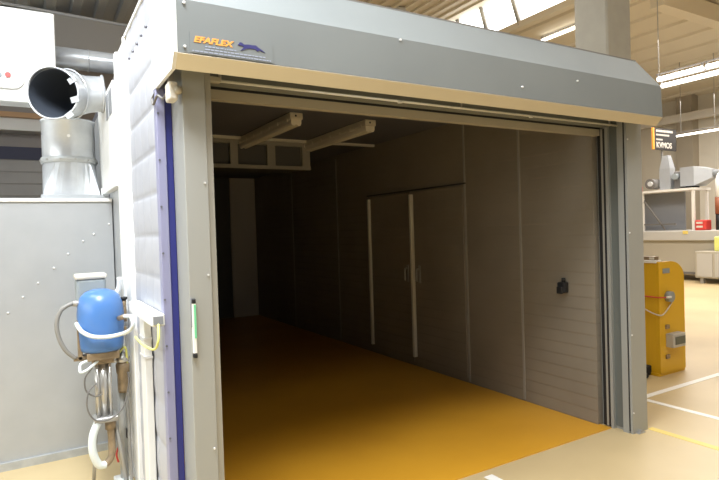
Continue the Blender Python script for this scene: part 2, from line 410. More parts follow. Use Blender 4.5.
# logo label on the hood: orange lettering, a dark running cat and lines of fine print
LX = Vector((1, 0, 0)); LZ = Vector((0, 0, 1))
lb = obj('logo_label', box(BM(), 0.597, 0.965, 2.3375, 2.3405, 2.366, 2.452), M['hood'], hood)
obj('logo_lettering', text(BM(), 'EFAFLEX', 0.034, (0.612, 2.3365, 2.412), LX, LZ, 0.0008, 0.25, 1.27, 0.0014), M['logo_orange'], lb)
b = BM()                                                     # leaping animal, seen from the side, heading left
cat = [(0.0, 0.010), (0.010, 0.020), (0.022, 0.019), (0.030, 0.014), (0.050, 0.016), (0.072, 0.016), (0.090, 0.017), (0.104, 0.010), (0.122, 0.004), (0.136, -0.003), (0.120, 0.000), (0.106, 0.003), (0.098, -0.003), (0.086, 0.004), (0.060, 0.004), (0.042, 0.002), (0.028, -0.004), (0.012, -0.007), (0.022, 0.000), (0.030, 0.006), (0.018, 0.009)]
prism(b, [(0.803 + x * 0.92, 2.411 + z * 1.35) for x, z in cat], 'xz', 2.3352, 2.3378)
obj('logo_emblem', b, M['logo_navy'], lb)
b = BM(); random.seed(3)
for z, x0, x1 in ((2.398, 0.66, 0.80), (2.386, 0.66, 0.93), (2.374, 0.606, 0.955)):
    x = x0
    while x < x1:
        wl = random.uniform(0.006, 0.02); box(b, x, min(x + wl, x1), 2.3362, 2.338, z - 0.0025, z + 0.0025); x += wl + 0.004
obj('fine_print', b, M['logo_grey'], lb)
# left post
post = obj('post', box(BM(), 0.603, 0.706, 2.528, 2.745, 0.0, 2.42, 0.002), M['post'], door, 'left post of the frame')
obj('guide_rail', box(BM(), 0.706, 0.737, 2.545, 2.745, 0.0, 2.40), M['post_rail'], post)
obj('navy_profile', box(BM(), 0.570, 0.603, 2.752, 2.80, 0.0, 2.31), M['navy'], door, 'navy blue upright profile beside the left post')
fl = obj('flange', box(BM(), 0.531, 0.570, 2.742, 2.80, 0.0, 2.31, 0.002), M['lavender'], door, 'navy flange in a lit lavender tone at the edge of the white panel')
for k in range(10):
    z = 0.19 + k * 0.222
    obj('screw', cyl(BM(), (0.538, 2.737, z), (0.538, 2.744, z), 0.005, 8), M['dark_bolt'], fl)
for z in (0.62, 1.42, 1.84):
    obj('screw', cyl(BM(), (0.690, 2.522, z), (0.690, 2.53, z), 0.005, 8), M['bolt'], post)
# right post with its folded inner side
b = BM(); box(b, 3.875, 4.03, 2.545, 2.80, 0.0, 2.42); box(b, 3.845, 4.03, 2.528, 2.546, 0.0, 2.42)
for ya, yb in ((2.556, 2.605), (2.684, 2.708)): box(b, 3.842, 3.876, ya, yb, 0.0, 2.42)
post2 = obj('post', b, M['post'], door, 'right post of the frame with folded inner side')
obj('guide_channel', box(BM(), 3.868, 3.876, 2.605, 2.684, 0.02, 2.40), M['channel'], post2)
obj('slot_line', box(BM(), 3.843, 3.874, 2.546, 2.556, 0.02, 2.40), M['black'], post2)
b = BM(); box(b, 3.842, 3.876, 2.708, 2.726, 0.01, 2.33); box(b, 3.842, 3.876, 2.744, 2.772, 0.01, 2.33)
obj('groove_shade', b, M['black'], post2)  # black strips added to deepen the shade in the post grooves
obj('seal_bar', box(BM(), 3.842, 3.876, 2.726, 2.744, 0.01, 2.33), M['post_rail'], post2)
for x, y, z in ((3.856, 2.522, 0.16), (3.856, 2.522, 0.75), (3.856, 2.522, 1.52), (3.856, 2.522, 2.22)):
    obj('screw', cyl(BM(), (x, y, z), (x, 2.53, z), 0.006, 8), M['bolt'], post2)
b = BM(); box(b, 3.88, 3.96, 2.50, 2.53, 0.0, 0.006); box(b, 3.905, 3.935, 2.505, 2.528, 0.006, 0.02)
obj('foot_plate', b, M['steel'], post2)
# parts across the top of the opening
obj('lintel', box(BM(), 0.70, 3.842, 2.75, 2.80, 2.282, 2.330), M['lintel'], door)
obj('recess_shade', box(BM(), 0.70, 3.842, 2.745, 2.80, 2.330, 2.40), M['black'], door)  # black strip painted in for the shaded recess above the lintel
obj('curtain_edge', box(BM(), 0.737, 3.842, 2.65, 2.72, 2.335, 2.40, 0.004), M['curtain'], door)
rod = obj('tension_rod', tube(BM(), [(0.735, 2.60, 2.333), (3.845, 2.60, 2.333)], 0.007, 8), M['trim_light'], door, 'thin light rod across the opening')
obj('clamp', box(BM(), 0.745, 0.80, 2.585, 2.615, 2.322, 2.348, 0.003), M['lintel'], rod)
for q in ((1.843, 2.600, 2.335), (2.914, 2.600, 2.340)):
    obj('clip', lathe(BM(), [(0, 0), (0.014, 0.001), (0.016, 0.008), (0, 0.012)], (q[0], 2.60, 2.322), 12), M['bolt'], rod)
for q in ((0.80, 2.60), (2.30, 2.60), (3.75, 2.60)):
    obj('hanger', box(BM(), q[0] - 0.006, q[0] + 0.006, 2.595, 2.605, 2.336, 2.402), M['steel'], rod)

# ------------------------------------------------------------------ fluorescent lamps under the booth ceiling
LA = (2.104, 4.588, 2.556); LB = (2.907, 4.609, 2.556)
def make_lamp(loc, label):
    t = thing('fluorescent_lamp', loc, label, 'lamp', 'unlit lamps under the booth ceiling')
    x, y, L = loc[0], loc[1], 1.50
    obj('housing', box(BM(), x - 0.063, x + 0.063, y, y + L, 2.626, 2.688, 0.008, 2), M['lampbody'], t)
    prof = [(-0.052, 2.628), (-0.050, 2.592), (-0.040, 2.572), (-0.020, 2.568), (-0.004, 2.580), (0.004, 2.580), (0.020, 2.568), (0.040, 2.572), (0.050, 2.592), (0.052, 2.628)]
    obj('lens', prism(BM(), [(x + a, z) for a, z in prof], 'xz', y + 0.012, y + L - 0.012), M['lens'], t)
    obj('end_hole', cyl(BM(), (x - 0.008, y - 0.002, 2.658), (x - 0.008, y + 0.004, 2.658), 0.010, 10), M['black'], t)
    for k in range(7):
        yy = y + 0.08 + k * 0.22
        for sx in (-0.064, 0.064): obj('clip', box(BM(), x + sx - 0.004, x + sx + 0.004, yy - 0.012, yy + 0.012, 2.610, 2.652, 0.002), M['lens'], t)
    return t
lamp = make_lamp((LA[0], LA[1], 2.688), 'left of two unlit fluorescent lamps under the booth ceiling, nearer the left post')
copy_thing(lamp, (LB[0], LB[1], 2.688), 'right of two unlit fluorescent lamps under the booth ceiling, nearer the inner door')

# ------------------------------------------------------------------ small things on the booth
t = thing('wall_socket', (3.81, 3.085, 1.085), 'small black socket box on the brownish wall inside the booth', 'socket')
obj('body', box(BM(), 3.755, 3.81, 3.045, 3.125, 1.03, 1.12, 0.012, 2), M['black'], t)
obj('cover', box(BM(), 3.735, 3.757, 3.055, 3.115, 1.025, 1.085, 0.008, 2), M['black'], t)
obj('cable_gland', cyl(BM(), (3.785, 3.08, 1.12), (3.785, 3.08, 1.155), 0.014, 10), M['black'], t)

t = thing('motion_sensor', (0.565, 2.60, 2.30), 'cream motion sensor box under the left end of the hood', 'sensor')
obj('housing', box(BM(), 0.540, 0.579, 2.50, 2.58, 2.200, 2.282, 0.008, 2), M['sensor'], t)
obj('eye', lathe(BM(), [(0, -0.02), (0.016, -0.014), (0.02, 0), (0.016, 0.014), (0, 0.02)], (0.580, 2.505, 2.245), 14), M['lintel'], t)
obj('bracket', box(BM(), 0.555, 0.575, 2.56, 2.60, 2.27, 2.41), M['steel'], t)
t = tag(obj('sensor_cable', hose(BM(), [(0.560, 2.60, 2.27), (0.548, 2.66, 2.24), (0.530, 2.70, 2.26), (0.522, 2.75, 2.23), (0.527, 2.80, 2.27), (0.545, 2.72, 2.31)], 0.006), M['wire']), 'dark looped cable behind the motion sensor at the hood corner', 'cable')

t = thing('indicator_strip', (0.615, 2.528, 1.06), 'narrow white and green strip with black ends on the left post', 'indicator')
C0 = (0.626, 2.525, 1.315); C1 = (0.617, 2.525, 1.058)
xc = 0.617
obj('strip', box(BM(), xc - 0.009, xc + 0.009, 2.512, 2.528, 1.07, 1.30, 0.003), M['white'], t)
obj('green_band', box(BM(), xc - 0.001, xc + 0.008, 2.509, 2.514, 1.14, 1.29), M['green'], t)
for z in (1.05, 1.295): obj('end_cap', box(BM(), xc - 0.009, xc + 0.009, 2.510, 2.528, z, z + 0.022, 0.003), M['black'], t)
obj('bracket', box(BM(), xc - 0.013, xc - 0.008, 2.515, 2.528, 1.19, 1.32), M['slate'], t)

# cable channel on the quilted side
t = thing('cable_channel', (0.50, 3.1, 1.1), 'white cable channel with open end on the quilted side wall', 'cable channel')
obj('channel', box(BM(), 0.470, 0.530, 2.72, 3.42, 1.180, 1.235, 0.003), M['white'], t)
obj('open_end', box(BM(), 0.478, 0.522, 2.715, 2.722, 1.188, 1.226), M['slate'], t)
obj('drop_channel', box(BM(), 0.492, 0.530, 3.08, 3.21, 0.0, 1.180, 0.003), M['white'], t, 'upright white channel down to the floor')
for z in (0.96, 1.06): obj('strap', box(BM(), 0.489, 0.532, 3.075, 3.215, z, z + 0.012), M['bolt'], t)
obj('earth_wire', hose(BM(), [(0.50, 2.72, 1.19), (0.49, 2.68, 1.12), (0.48, 2.74, 1.07), (0.465, 2.95, 1.06), (0.46, 3.15, 1.07)], 0.006), M['yellowgreen'], t, 'yellow green wire')

# ------------------------------------------------------------------ filter chamber left of the booth
t = thing('filter_chamber', (-1.2, 5.2, 0.0), 'tall galvanised sheet metal chamber beside the booth behind the blue pump', 'metal chamber')
obj('body', box(BM(), -4.0, 0.540, 4.60, 6.0, 0.05, 1.88), M['galv_bright'], t)
obj('top_flange', box(BM(), -4.0, 0.540, 4.585, 6.0, 1.88, 1.905, 0.003), M['white'], t)
obj('base_rail', box(BM(), -4.0, 0.540, 4.575, 5.98, 0.0, 0.055), M['galv'], t)
for q in ((-0.158, 4.600, 1.100), (-0.065, 4.600, 1.204), (0.031, 4.600, 1.297), (0.135, 4.600, 1.398), (0.229, 4.600, 1.496), (0.332, 4.600, 1.588), (0.408, 4.600, 1.638), (0.514, 4.600, 1.711)):
    obj('rivet', lathe(BM(), [(0, -0.008), (0.006, -0.005), (0.008, 0), (0.006, 0.005), (0, 0.008)], (q[0], 4.598, q[2]), 10), M['bolt'], t)

# round duct standing on the chamber
cx, cy = 0.285, 4.98
t = thing('exhaust_duct', (cx, cy, 1.905), 'short upright zinc duct with square foot standing on the metal chamber', 'duct')
b = BM(); lathe(b, [(0.190, 2.235), (0.190, 2.52), (0.197, 2.525), (0.197, 2.54), (0.186, 2.54), (0.180, 2.53), (0.180, 2.26)], (cx, cy, 0), 36)
obj('pipe', b, M['duct'], t)
b = BM(); lathe(b, [(0.192, 2.20), (0.201, 2.20), (0.201, 2.245), (0.192, 2.245)], (cx, cy, 0), 36); fl = obj('flange', b, M['galv'], t)
for k in range(12):
    a = 2 * PI * k / 12 + 0.15; p = Vector((math.cos(a), math.sin(a), 0))
    obj('bolt', cyl(BM(), Vector((cx, cy, 2.222)) + p * 0.198, Vector((cx, cy, 2.222)) + p * 0.210, 0.008, 8), M['steel'], fl)
b = BM(); n = 32; top = []; bot = []
for k in range(n):
    a = 2 * PI * k / n; c, s_ = math.cos(a), math.sin(a); mx = max(abs(c), abs(s_))
    top.append(b.verts.new((cx + 0.19 * c, cy + 0.19 * s_, 2.205))); bot.append(b.verts.new((cx + 0.195 * c / mx, cy + 0.195 * s_ / mx, 1.945)))
for k in range(n): b.faces.new((bot[k], bot[(k + 1) % n], top[(k + 1) % n], top[k]))
b.faces.new(bot[::-1]); b.faces.new(top)
obj('transition', b, M['duct'], t, 'square to round transition piece')
obj('foot_flange', box(BM(), cx - 0.21, cx + 0.21, cy - 0.21, cy + 0.21, 1.905, 1.947, 0.004), M['galv_bright'], t)
obj('sticker', cyl(BM(), (cx - 0.01, cy - 0.193, 2.40), (cx - 0.01, cy - 0.186, 2.40), 0.012, 10), M['white'], t)

# open elbow duct above it
E0 = Vector((0.163, 4.300, 2.600)); AX = Vector((0.50, 0.86, 0.03)).normalized(); ER = 0.172
t = thing('elbow_duct', (0.40, 4.5, 2.6), 'zinc duct elbow with wide open dark mouth above the upright duct', 'duct')
path = [E0, E0 + AX * 0.06, E0 + AX * 0.12, E0 + Vector((0.105, 0.145, 0.004)), E0 + Vector((0.16, 0.185, 0.006)), E0 + Vector((0.23, 0.205, 0.008)), (0.497, E0.y + 0.21, E0.z + 0.01)]
RAD = [ER, ER, ER - 0.002, ER - 0.010, ER - 0.024, ER - 0.040, ER - 0.046]
path = [Vector(p) + Vector((0, 0, 0.011 * k)) for k, p in enumerate(path)]
b = BM(); tube(b, path, ER, 36, cap=False, radii=RAD)
obj('pipe', b, M['duct'], t)
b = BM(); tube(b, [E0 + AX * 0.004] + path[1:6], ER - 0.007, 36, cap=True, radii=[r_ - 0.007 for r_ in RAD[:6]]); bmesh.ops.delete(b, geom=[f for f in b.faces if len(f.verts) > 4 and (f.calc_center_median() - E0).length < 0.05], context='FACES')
obj('mouth_shade', b, M['duct_dark'], t, 'dark inside of the mouth')  # dark sleeve added for the shade inside the zinc duct
obj('rim', torus(BM(), E0, AX, ER, 0.007, 36), M['duct'], t)
obj('seam_ring', torus(BM(), Vector(path[3]), (Vector(path[4]) - Vector(path[2])), ER + 0.002, 0.005, 32), M['duct'], t)
obj('collar', torus(BM(), path[-1] - Vector((0.007, 0, 0)), (1, 0, 0), RAD[-1] + 0.004, 0.008, 36), M['duct'], t)
U, V = frame_of(AX)
HX = Vector((0.86, -0.5, 0)); HZ = HX.cross(AX) * -1
if HZ.z < 0: HZ = -HZ
for ang, rr, rot in ((0.55, 0.162, 0.5), (-0.30, 0.158, 0.25), (-0.95, 0.185, 0.6)):   # pieces of tape stuck over the right of the rim
    c = E0 + (HX * math.cos(ang) + HZ * math.sin(ang)) * rr - AX * 0.010
    b = BM(); vs = []
    for da, db in ((-1, -0.8), (1, -0.8), (1, 0.8), (-1, 0.8)):
        u_ = HX * math.cos(rot) + HZ * math.sin(rot); v_ = -HX * math.sin(rot) + HZ * math.cos(rot)
        vs.append(b.verts.new(c + u_ * da * 0.027 + v_ * db * 0.025))
    vs2 = [b.verts.new(v.co + AX * 0.003) for v in vs]
    b.faces.new(vs); b.faces.new(vs2[::-1])
    for k in range(4): b.faces.new((vs[k], vs2[k], vs2[(k + 1) % 4], vs[(k + 1) % 4]))
    obj('tape_patch', b, M['tape'], t)

# white ventilation unit and the cross duct over the booth roof
t = thing('ventilation_unit', (-0.5, 5.9, 2.78), 'big white ventilation unit with rounded front panel and red button', 'ventilation unit')
B0 = (0.240, 5.600, 2.803); B1 = (0.269, 5.600, 3.612)
obj('body', box(BM(), -1.6, B0[0] + 0.005, 5.6, 5.82, B0[2], B1[2], 0.012, 2), M['white'], t)
def rrect(x0, x1, z0, z1, r, k=6):
    out = []
    for cxx, czz, a0 in ((x1 - r, z0 + r, -PI / 2), (x1 - r, z1 - r, 0), (x0 + r, z1 - r, PI / 2), (x0 + r, z0 + r, PI)):
        for i in range(k + 1):
            a = a0 + i * PI / 2 / k; out.append((cxx + r * math.cos(a), czz + r * math.sin(a)))
    return out
Q = (0.000, 5.600, 2.911)
pn = obj('front_panel', prism(BM(), rrect(-1.2, Q[0], Q[2], Q[2] + 0.30, 0.09), 'xz', 5.575, 5.602), M['white'], t)
Q = (-0.120, 5.580, 3.021); obj('button', cyl(BM(), (Q[0], 5.56, Q[2]), (Q[0], 5.578, Q[2]), 0.022, 14), M['red'], pn, 'red button')
Q = (-0.184, 5.580, 3.014); obj('button', cyl(BM(), (Q[0], 5.565, Q[2]), (Q[0], 5.578, Q[2]), 0.020, 14), M['greybox'], pn, 'grey button')
for x in (-1.5, -0.9):
    obj('stand_leg', box(BM(), x, x + 0.06, 5.68, 5.74, 1.905, B0[2] + 0.01), M['galv'], t)
Q0 = (0.299, 6.100, 3.475); Q1 = (0.291, 6.100, 3.271)
rz = (Q0[2] - Q1[2]) / 2; zc = (Q0[2] + Q1[2]) / 2
t = thing('cross_duct', (0.5, 6.1, zc), 'horizontal round zinc duct running from behind the white unit over the booth roof', 'duct')
b = BM(); tube(b, [(-0.7, 6.1, zc), (2.4, 6.1, zc)], rz, 28); obj('pipe', b, M['duct'], t)
for x in (0.55, 1.0, 1.6): obj('seam_ring', torus(BM(), (x, 6.1, zc), (1, 0, 0), rz, 0.008, 28), M['duct'], t)
for x in (1.2, 2.2): obj('saddle', box(BM(), x - 0.03, x + 0.03, 6.05, 6.15, 2.75, zc - rz + 0.01), M['galv'], t)
tag(obj('conduit_pipe', tube(BM(), [(-0.477, 9.000, 4.879), (1.350, 9.000, 4.819), (2.5, 9.0, 4.83)], 0.022, 10), M['pipe']), 'thin grey conduit pipe crossing under the dark ribbed roof', 'pipe')
b = BM(); box(b, -2.0, 2.2, 11.2, 11.6, 5.05, 5.62); tag(obj('crane_beam', b, mat('beam_grey', (0.52, 0.51, 0.50), 0.6)), 'wide grey beam below the dark ribbed roof on the left', 'beam')

# ------------------------------------------------------------------ blue paint pump
PX, PY = 0.362, 3.86
t = thing('paint_pump', (PX, PY, 0.0), 'blue domed paint pump on a stand with hoses beside the quilted wall', 'pump')
P = lambda q: Vector(q)
b = BM(); lathe(b, [(0, 0.895), (0.110, 0.895), (0.124, 0.905), (0.129, 0.93), (0.136, 1.06), (0.137, 1.13), (0.131, 1.19), (0.114, 1.238), (0.086, 1.266), (0.046, 1.281), (0, 1.285)], (PX, PY, 0), 40)
mot = obj('air_motor', b, M['blue'], t, 'blue domed motor cover')
b = BM(); box(b, 0.27, 0.455, PY - 0.09, PY + 0.09, 0.845, 0.895, 0.006); box(b, 0.30, 0.425, PY - 0.06, PY + 0.06, 0.815, 0.846, 0.005)
obj('mounting_plate', b, M['brass'], t, 'stained brass plate under the blue motor')
b = BM(); box(b, 0.225, 0.250, PY - 0.03, PY + 0.03, 0.85, 1.10, 0.004); box(b, 0.225, 0.28, PY - 0.03, PY + 0.03, 0.845, 0.875, 0.004); box(b, 0.200, 0.23, PY - 0.02, PY + 0.02, 0.845, 0.865)
obj('side_bracket', b, M['brass'], t)
for dx, dy in ((-0.036, -0.035), (0.036, -0.035), (-0.036, 0.035), (0.036, 0.035)):
    obj('tie_rod', cyl(BM(), (PX + dx, PY + dy, 0.475), (PX + dx, PY + dy, 0.82), 0.011, 12), M['chrome'], t)
obj('pump_cylinder', cyl(BM(), (PX, PY, 0.47), (PX, PY, 0.82), 0.034, 20), M['chrome'], t)
obj('lower_plate', box(BM(), PX - 0.065, PX + 0.075, PY - 0.07, PY + 0.07, 0.445, 0.478, 0.006), M['steel'], t)
obj('foot_valve', cyl(BM(), (PX + 0.03, PY - 0.02, 0.39), (PX + 0.03, PY - 0.02, 0.45), 0.032, 16), M['brass'], t)
obj('suction_hose', hose(BM(), [(PX - 0.045, PY - 0.05, 0.45), (PX - 0.075, PY - 0.06, 0.38), (PX - 0.08, PY - 0.06, 0.28), (PX - 0.05, PY - 0.05, 0.19), (PX - 0.008, PY - 0.04, 0.175)], 0.024, 12), M['hose_white'], t, 'white suction hose')
obj('suction_pipe', hose(BM(), [(PX - 0.01, PY - 0.04, 0.174), (PX + 0.025, PY - 0.03, 0.21), (PX + 0.034, PY - 0.02, 0.28), (PX + 0.03, PY - 0.02, 0.40)], 0.022, 12), M['brass'], t, 'brown suction pipe')
obj('ring_hose', hose(BM(), [(0.222, PY - 0.02, 1.08), (0.245, PY - 0.11, 1.04), (0.30, PY - 0.16, 1.01), (0.38, PY - 0.17, 1.0), (0.45, PY - 0.19, 1.01), (0.49, PY - 0.28, 1.04), (0.505, PY - 0.33, 1.08), (0.50, PY - 0.30, 1.125), (0.475, PY - 0.20, 1.12)], 0.013, 10), M['hose_white'], t, 'pale blue hose slung around the blue motor')
obj('air_hose', hose(BM(), [(0.25, PY, 1.20), (0.20, PY - 0.02, 1.205), (0.14, PY - 0.03, 1.17), (0.115, PY - 0.03, 1.09), (0.125, PY - 0.03, 1.0), (0.16, PY - 0.03, 0.92), (0.21, PY - 0.02, 0.865)], 0.013, 10), M['hose_grey'], t, 'grey air hose bending out to the left')
obj('hose_fitting', cyl(BM(), (0.205, PY - 0.015, 1.205), (0.26, PY, 1.20), 0.018, 12), M['steel'], t)
b = BM(); box(b, 0.235, 0.415, PY + 0.12, PY + 0.24, 1.15, 1.345, 0.02, 3)
gb = obj('control_housing', b, M['greybox'], t, 'grey housing behind the blue motor')
obj('lid', box(BM(), 0.230, 0.420, PY + 0.11, PY + 0.25, 1.34, 1.375, 0.012, 2), M['sensor'], gb, 'cream lid')
obj('housing_bracket', box(BM(), 0.30, 0.34, PY + 0.10, PY + 0.14, 0.86, 1.16), M['steel'], t)
obj('bracket_arm', box(BM(), 0.30, 0.34, PY + 0.08, PY + 0.14, 0.845, 0.87), M['steel'], t)
# valves right of the motor
b = BM(); obj('valve_stem', cyl(BM(), (0.455, PY - 0.12, 1.10), (0.480, PY - 0.21, 1.12), 0.016, 10), M['brass'], t); cyl(b, (0.50, PY, 1.06), (0.50, PY, 1.20), 0.016, 10); box(b, 0.48, 0.51, PY - 0.02, PY + 0.02, 1.16, 1.19, 0.004); box(b, 0.48, 0.51, PY - 0.02, PY + 0.02, 0.99, 1.03, 0.004)
obj('valve', b, M['brass'], t)
obj('valve_knob', lathe(BM(), [(0, 0), (0.022, 0.002), (0.024, 0.018), (0, 0.022)], (0.50, PY, 1.20), 14), M['black'], t)
obj('support_arm', hose(BM(), [(0.44, PY + 0.08, 1.19), (0.485, PY + 0.08, 1.27), (0.49, PY + 0.06, 1.34)], 0.018), M['white'], t, 'white pipe rising at the right of the motor')
# pressure filter, right of the pump cylinder
b = BM(); lathe(b, [(0, 0.60), (0.030, 0.60), (0.034, 0.62), (0.034, 0.72), (0.04, 0.73), (0.043, 0.78), (0.03, 0.80), (0, 0.80)], (PX + 0.12, PY + 0.02, 0), 18)
obj('paint_filter', b, M['brass'], t)
b = BM(); lathe(b, [(0.03, 0.795), (0.042, 0.80), (0.045, 0.825), (0.025, 0.84), (0.018, 0.86), (0, 0.86)], (PX + 0.12, PY + 0.02, 0), 18); box(b, PX + 0.04, PX + 0.12, PY, PY + 0.04, 0.80, 0.83)
obj('filter_cap', b, M['chrome'], t)
# loops of thin hose
obj('thin_hose', hose(BM(), [(0.33, PY - 0.06, 0.84), (0.27, PY - 0.09, 0.80), (0.23, PY - 0.09, 0.79), (0.235, PY - 0.07, 0.835), (0.29, PY - 0.06, 0.85)], 0.009), M['hose_white'], t)
obj('thin_hose', hose(BM(), [(0.30, PY - 0.05, 0.80), (0.255, PY - 0.06, 0.74), (0.26, PY - 0.06, 0.66), (0.31, PY - 0.06, 0.62), (0.35, PY - 0.05, 0.625)], 0.005), M['wire'], t)
obj('thin_hose', hose(BM(), [(0.32, PY - 0.06, 0.70), (0.27, PY - 0.08, 0.66), (0.26, PY - 0.08, 0.56), (0.30, PY - 0.08, 0.48), (0.38, PY - 0.09, 0.47), (0.465, PY - 0.08, 0.53), (0.503, PY - 0.06, 0.66), (0.505, PY - 0.04, 0.74)], 0.005), M['wire'], t)
obj('thin_hose', hose(BM(), [(0.46, PY, 0.86), (0.49, PY - 0.03, 0.90), (0.503, PY - 0.02, 0.86), (0.505, PY, 0.78), (0.50, PY, 0.74)], 0.007), M['yellowgreen'], t)
# stand
obj('stand_column', cyl(BM(), (0.475, PY + 0.06, 0.03), (0.475, PY + 0.06, 0.86), 0.026, 16), M['galv'], t)
obj('stand_arm', box(BM(), 0.42, 0.49, PY + 0.03, PY + 0.08, 0.845, 0.875), M['steel'], t)
obj('leg', cyl(BM(), (PX + 0.055, PY, 0.45), (PX + 0.115, PY - 0.02, 0.02), 0.014, 12), M['steel'], t)
obj('leg', cyl(BM(), (PX - 0.045, PY + 0.03, 0.45), (PX - 0.075, PY + 0.06, 0.0), 0.011, 12), M['steel'], t)
obj('base_foot', box(BM(), PX + 0.05, PX + 0.145, PY - 0.08, PY + 0.12, 0.0, 0.03, 0.006), M['white'], t)
obj('drain_hose', hose(BM(), [(0.498, PY + 0.02, 0.62), (0.503, PY + 0.0, 0.42), (0.50, PY - 0.02, 0.25), (0.503, PY - 0.03, 0.10), (0.50, PY - 0.05, 0.012)], 0.010), M['hose_grey'], t)
obj('drain_valve', box(BM(), 0.485, 0.512, PY - 0.01, PY + 0.02, 0.30, 0.36, 0.004), M['black'], t)
obj('red_tag', hose(BM(), [(0.44, PY + 0.03, 0.25), (0.425, PY + 0.02, 0.20), (0.435, PY + 0.02, 0.15)], 0.006), M['red'], t, 'short red tag')

# ------------------------------------------------------------------ yellow guard column beyond the right post
t = thing('guard_column', (5.6, 3.4, 0.0), 'yellow machine guard column with rounded top corner beyond the right post', 'machine guard')
G0 = (5.555, 3.300, 1.180); G1 = (5.981, 3.300, 0.750); zt = G0[2]; xr = G1[0] - 0.012
poly = [(5.51, 0.03), (xr, 0.03)] + [(xr - 0.26 + 0.26 * math.cos(a), zt - 0.17 + 0.17 * math.sin(a)) for a in [i * PI / 2 / 8 for i in range(9)]] + [(5.51, zt)]
fp = obj('front_plate', prism(BM(), poly, 'xz', 3.30, 3.33), M['yellow'], t)
obj('side_plate', box(BM(), 5.51, 5.54, 3.332, 3.80, 0.03, zt - 0.01, 0.003), M['yellow'], t)
obj('top_cap', box(BM(), 5.50, 5.60, 3.32, 3.80, zt - 0.012, zt + 0.018, 0.004), M['white'], t)
obj('base_shoe', box(BM(), 5.46, 5.56, 3.40, 3.62, 0.0, 0.10, 0.01), M['black'], t)
obj('base_plate', box(BM(), 5.50, xr, 3.31, 3.80, 0.0, 0.03), M['yellow'], t)
Ka = (5.539, 3.300, 0.759); Kb = (5.742, 3.300, 0.876)
kx, kz, kr = (Ka[0] + Kb[0]) / 2 + 0.015, (Ka[2] + Kb[2]) / 2, 0.055
obj('rotary_switch', cyl(BM(), (kx, 3.25, kz), (kx, 3.302, kz), kr, 20), M['greybox'], fp)
obj('switch_handle', box(BM(), kx - 0.10, kx - 0.03, 3.235, 3.255, kz - 0.008, kz + 0.012, 0.003), M['white'], fp)
Q0 = (5.577, 3.300, 1.060); Q1 = (5.696, 3.300, 1.110)
obj('name_plate', box(BM(), Q0[0], Q1[0], 3.294, 3.302, Q0[2], Q1[2]), M['greybox'], fp)
Q0 = (5.611, 3.300, 0.295); Q1 = (5.836, 3.300, 0.435)
bxo = obj('control_box', box(BM(), Q0[0], Q1[0], 3.22, 3.302, Q0[2], Q1[2], 0.005), M['machine_top'], fp)
obj('display', box(BM(), Q0[0] + 0.035, Q1[0] - 0.015, 3.214, 3.222, Q0[2] + 0.03, Q1[2] - 0.03), M['screen'], bxo)
for zz in (Q1[2] + 0.07, Q0[2] - 0.10): obj('bracket', box(BM(), Q0[0] - 0.01, Q0[0] + 0.05, 3.285, 3.302, zz - 0.02, zz + 0.02), M['brass'], fp)
obj('chain', hose(BM(), [(5.505, 3.75, kz), (5.50, 3.62, kz - 0.02), (5.495, 3.45, kz - 0.13), (5.49, 3.29, kz - 0.18), (5.60, 3.285, kz - 0.15), (kx + 0.09, 3.285, kz - 0.03)], 0.007), M['signtext'], t, 'white and red chain')
obj('red_cord', tube(BM(), [(5.502, 3.75, kz + 0.01), (5.500, 3.30, kz), (kx - 0.08, 3.245, kz)], 0.006, 8), M['red'], t)
b = BM(); box(b, 5.52, 5.58, 3.34, 3.80, zt + 0.018, zt + 0.055)
tb = obj('terminal_bar', b, M['brass'], t, 'dark brown bar with three pale sockets on the top')
for y in (3.38, 3.50, 3.62): obj('socket', box(BM(), 5.513, 5.522, y - 0.03, y + 0.02, zt + 0.024, zt + 0.05), M['sensor'], tb)
tag(obj('floor_cable', hose(BM(), [(5.30, 3.55, 0.02), (5.38, 3.50, 0.05), (5.43, 3.44, 0.02), (5.36, 3.36, 0.02), (5.22, 3.38, 0.02)], 0.02), M['black']), 'black cable end on the floor at the foot of the yellow guard', 'cable')

# ------------------------------------------------------------------ far machine hall on the right
def xb(b, p0, p1, depth, xf=15.0, bev=0.0):
    """box whose front stands at x = xf and whose corners are given as (x, y, z)"""
    return box(b, xf, xf + depth, min(p0[1], p1[1]), max(p0[1], p1[1]), min(p0[2], p1[2]), max(p0[2], p1[2]), bev)
t = thing('long_machine', (16.0, 8.5, 0.0), 'long cream industrial machine along the far wall beyond the yellow guard', 'machine')
obj('body', box(BM(), 15.0, 16.6, 4.5, 10.6, 0.22, 1.16), M['machine'], t)
obj('top_cover', box(BM(), 14.9, 16.7, 4.4, 10.7, 1.06, 1.33, 0.02), M['machine_top'], t)
for y in (5.0, 6.2, 8.9, 10.3): obj('foot', box(BM(), 15.1, 15.25, y - 0.06, y + 0.06, 0.0, 0.22), M['black'], t)
obj('base_shadow_strip', box(BM(), 14.98, 15.1, 4.6, 10.5, 0.17, 0.23), M['wire'], t)  # dark strip standing in for the shadow gap under the machine
c0 = (14.600, 7.703, 0.810); c1 = (14.600, 7.145, 0.177)
t = thing('side_cabinet', (14.8, 7.2, 0.0), 'low cream cabinet with grey panels standing before the long machine', 'cabinet')
obj('body', box(BM(), 14.45, 14.88, 6.2, c0[1], 0.14, c0[2], 0.01), M['machine'], t)
for ya, yb in ((c0[1] - 0.42, c0[1] - 0.06), (c0[1] - 0.86, c0[1] - 0.48)):
    obj('panel', box(BM(), 14.43, 14.452, ya, yb, 0.18, c0[2] - 0.06), M['machine_top'], t)
for y in (6.3, c0[1] - 0.13): obj('foot', box(BM(), 14.5, 14.6, y - 0.04, y + 0.04, 0.0, 0.14), M['steel'], t)
t = thing('steel_rack', (15.4, 8.7, 1.33), 'grey white steel rack with slate panel standing on the long machine', 'rack')
